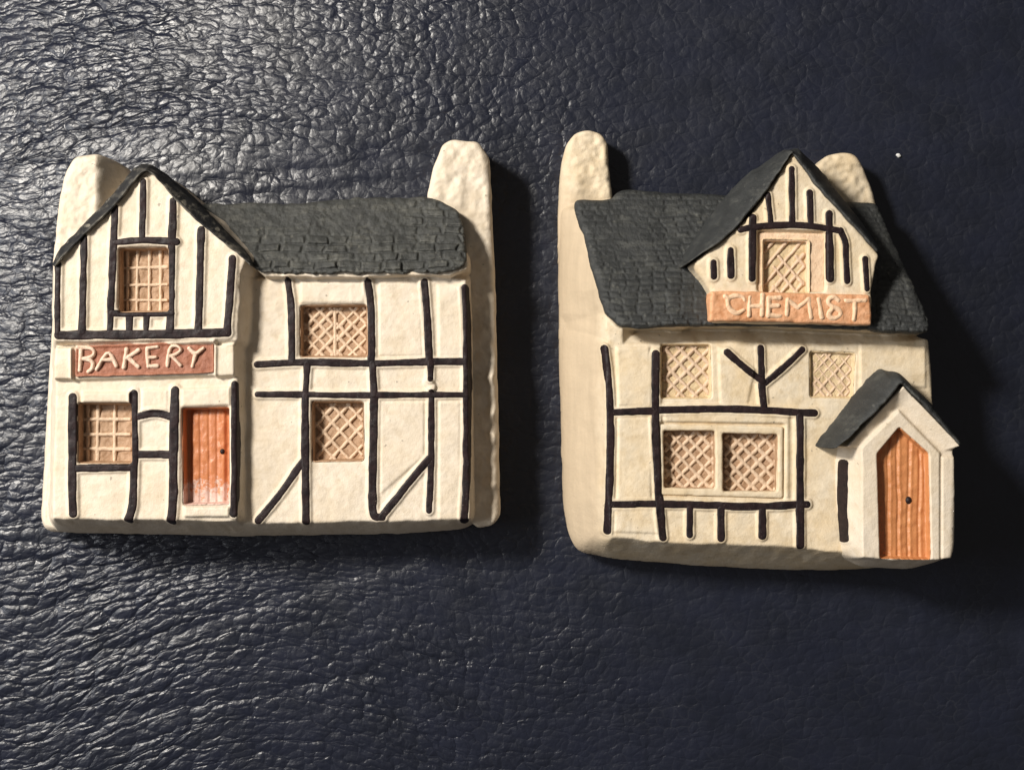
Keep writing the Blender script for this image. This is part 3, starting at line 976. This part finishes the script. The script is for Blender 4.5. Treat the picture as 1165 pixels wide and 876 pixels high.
def lean(X, Y, h):
    t = sstep(-2, 1, sd_poly(X, Y, gab))
    di = dist_line(X, Y, W([(979, 510), (1021.5, 467.5), (1068, 515.5)], ZP))
    return h * (1 - t) + np.maximum(h, ZP - 3 + np.minimum(di, 34) * .62) * t


PB.mods.append((bbox_of(gab, 5), lean))
PB.pad(frame, 4.5, 2.5)
PB.pad(W([(1071, 520), (1088, 520), (1088, 634), (1071, 636)], ZP), 4.0)
pk = [([(960.7, 527), (960, 562), (962, 614)], 104, 4.0)]
for p, z, hw in pk:
    PB.ridge(W(p, z), hw + .8, 2.2)
cdoor = round_poly(W([(1001, 634.5), (997.5, 516), (1022.4, 486.5), (1055.5, 515.5), (1058, 636)], ZP), 2)
CDZ = ZP - 9
PB.pocket(cdoor, CDZ - 2)
PB.bake()
porch = relief('porch', lambda X, Y: np.maximum(sd_poly(X, Y, pbase), sd_poly(X, Y, gab)) + .5 * vnoise(X, Y, 12, 221), bbox_of(np.vstack([pbase, gab]), 4), PB.at, FLOOR, M['plaster'], che, OC, .9)
for i, (p, z, hw) in enumerate(pk):
    beam(che, PB, p, z, hw, OC, 225 + i)
band_roof('porch_roof', porch, [(951, 511), (966, 500), (990, 477), (1013, 454), (1027, 436.5), (1045, 453), (1070, 480), (1094.5, 508)],
          [(929, 508.5), (937, 496), (958, 470), (988, 431), (1003, 419), (1026, 425), (1058, 456), (1096, 504)],
          ZP + 20, lambda x, y: 96 if x < 1010 else ZP + 2, 50, 'roof_dark', OC, 231, 8, .9, .9, 1.2)
M['door_orange'] = door_mat('orange_door_paint', (.40, .135, .045), (.56, .235, .09))


def dz_c(X, Y, d):
    g = np.zeros_like(X)
    for gx in (1010, 1021, 1033, 1045):
        wx = W([(gx, 560)], CDZ)[0, 0]
        g -= 1.3 * np.exp(-((X - wx - 1.5 * vnoise(X, Y, 30, gx)) / 1.3) ** 2)
        g += .6 * np.exp(-((X - wx - 3 - 1.5 * vnoise(X, Y, 30, gx)) / 1.5) ** 2)
    return CDZ + 10 * (1 - sstep(.2, 2.4, d)) + g + 1.6 * np.sin(np.clip((X - cdoor[:, 0].min()) / np.ptp(cdoor[:, 0]), 0, 1) * math.pi) + .6 * vnoise(X, Y, 6, 241)


cd = relief('door', lambda X, Y: sd_poly(X, Y, cdoor) + .6, bbox_of(cdoor, 4), dz_c, CDZ - 8, M['door_orange'], che, OC, .8)
knob(cd, (1033.6, 569), CDZ + 1.5, OC, 3.4)

# ------------------------------------------------------------------ a crumb of lint
m = Mat('white_lint', .8, .2)
m.color(m.ramp(m.noise(.6), [(.3, (.6, .6, .58)), (.7, (.8, .8, .78))]))
lc_ = W([(1022, 177)], FLOOR)[0]
lint = relief('lint_speck', lambda X, Y: 2.0 + .9 * vnoise(X, Y, 2.2, 3) - np.hypot((X - lc_[0]) * .8, Y - lc_[1]), (lc_[0] - 6, lc_[1] - 6, lc_[0] + 6, lc_[1] + 6),
              lambda X, Y, d: .5 + 1.6 * np.sqrt(np.clip(d / 2, 0, 1)) + FLOOR, FLOOR - 2.5, m.m, None, (CX, CY), .4)
lint['label'] = 'tiny white lint speck on the leather beside the right chimney of the CHEMIST house'
lint['category'] = 'lint'
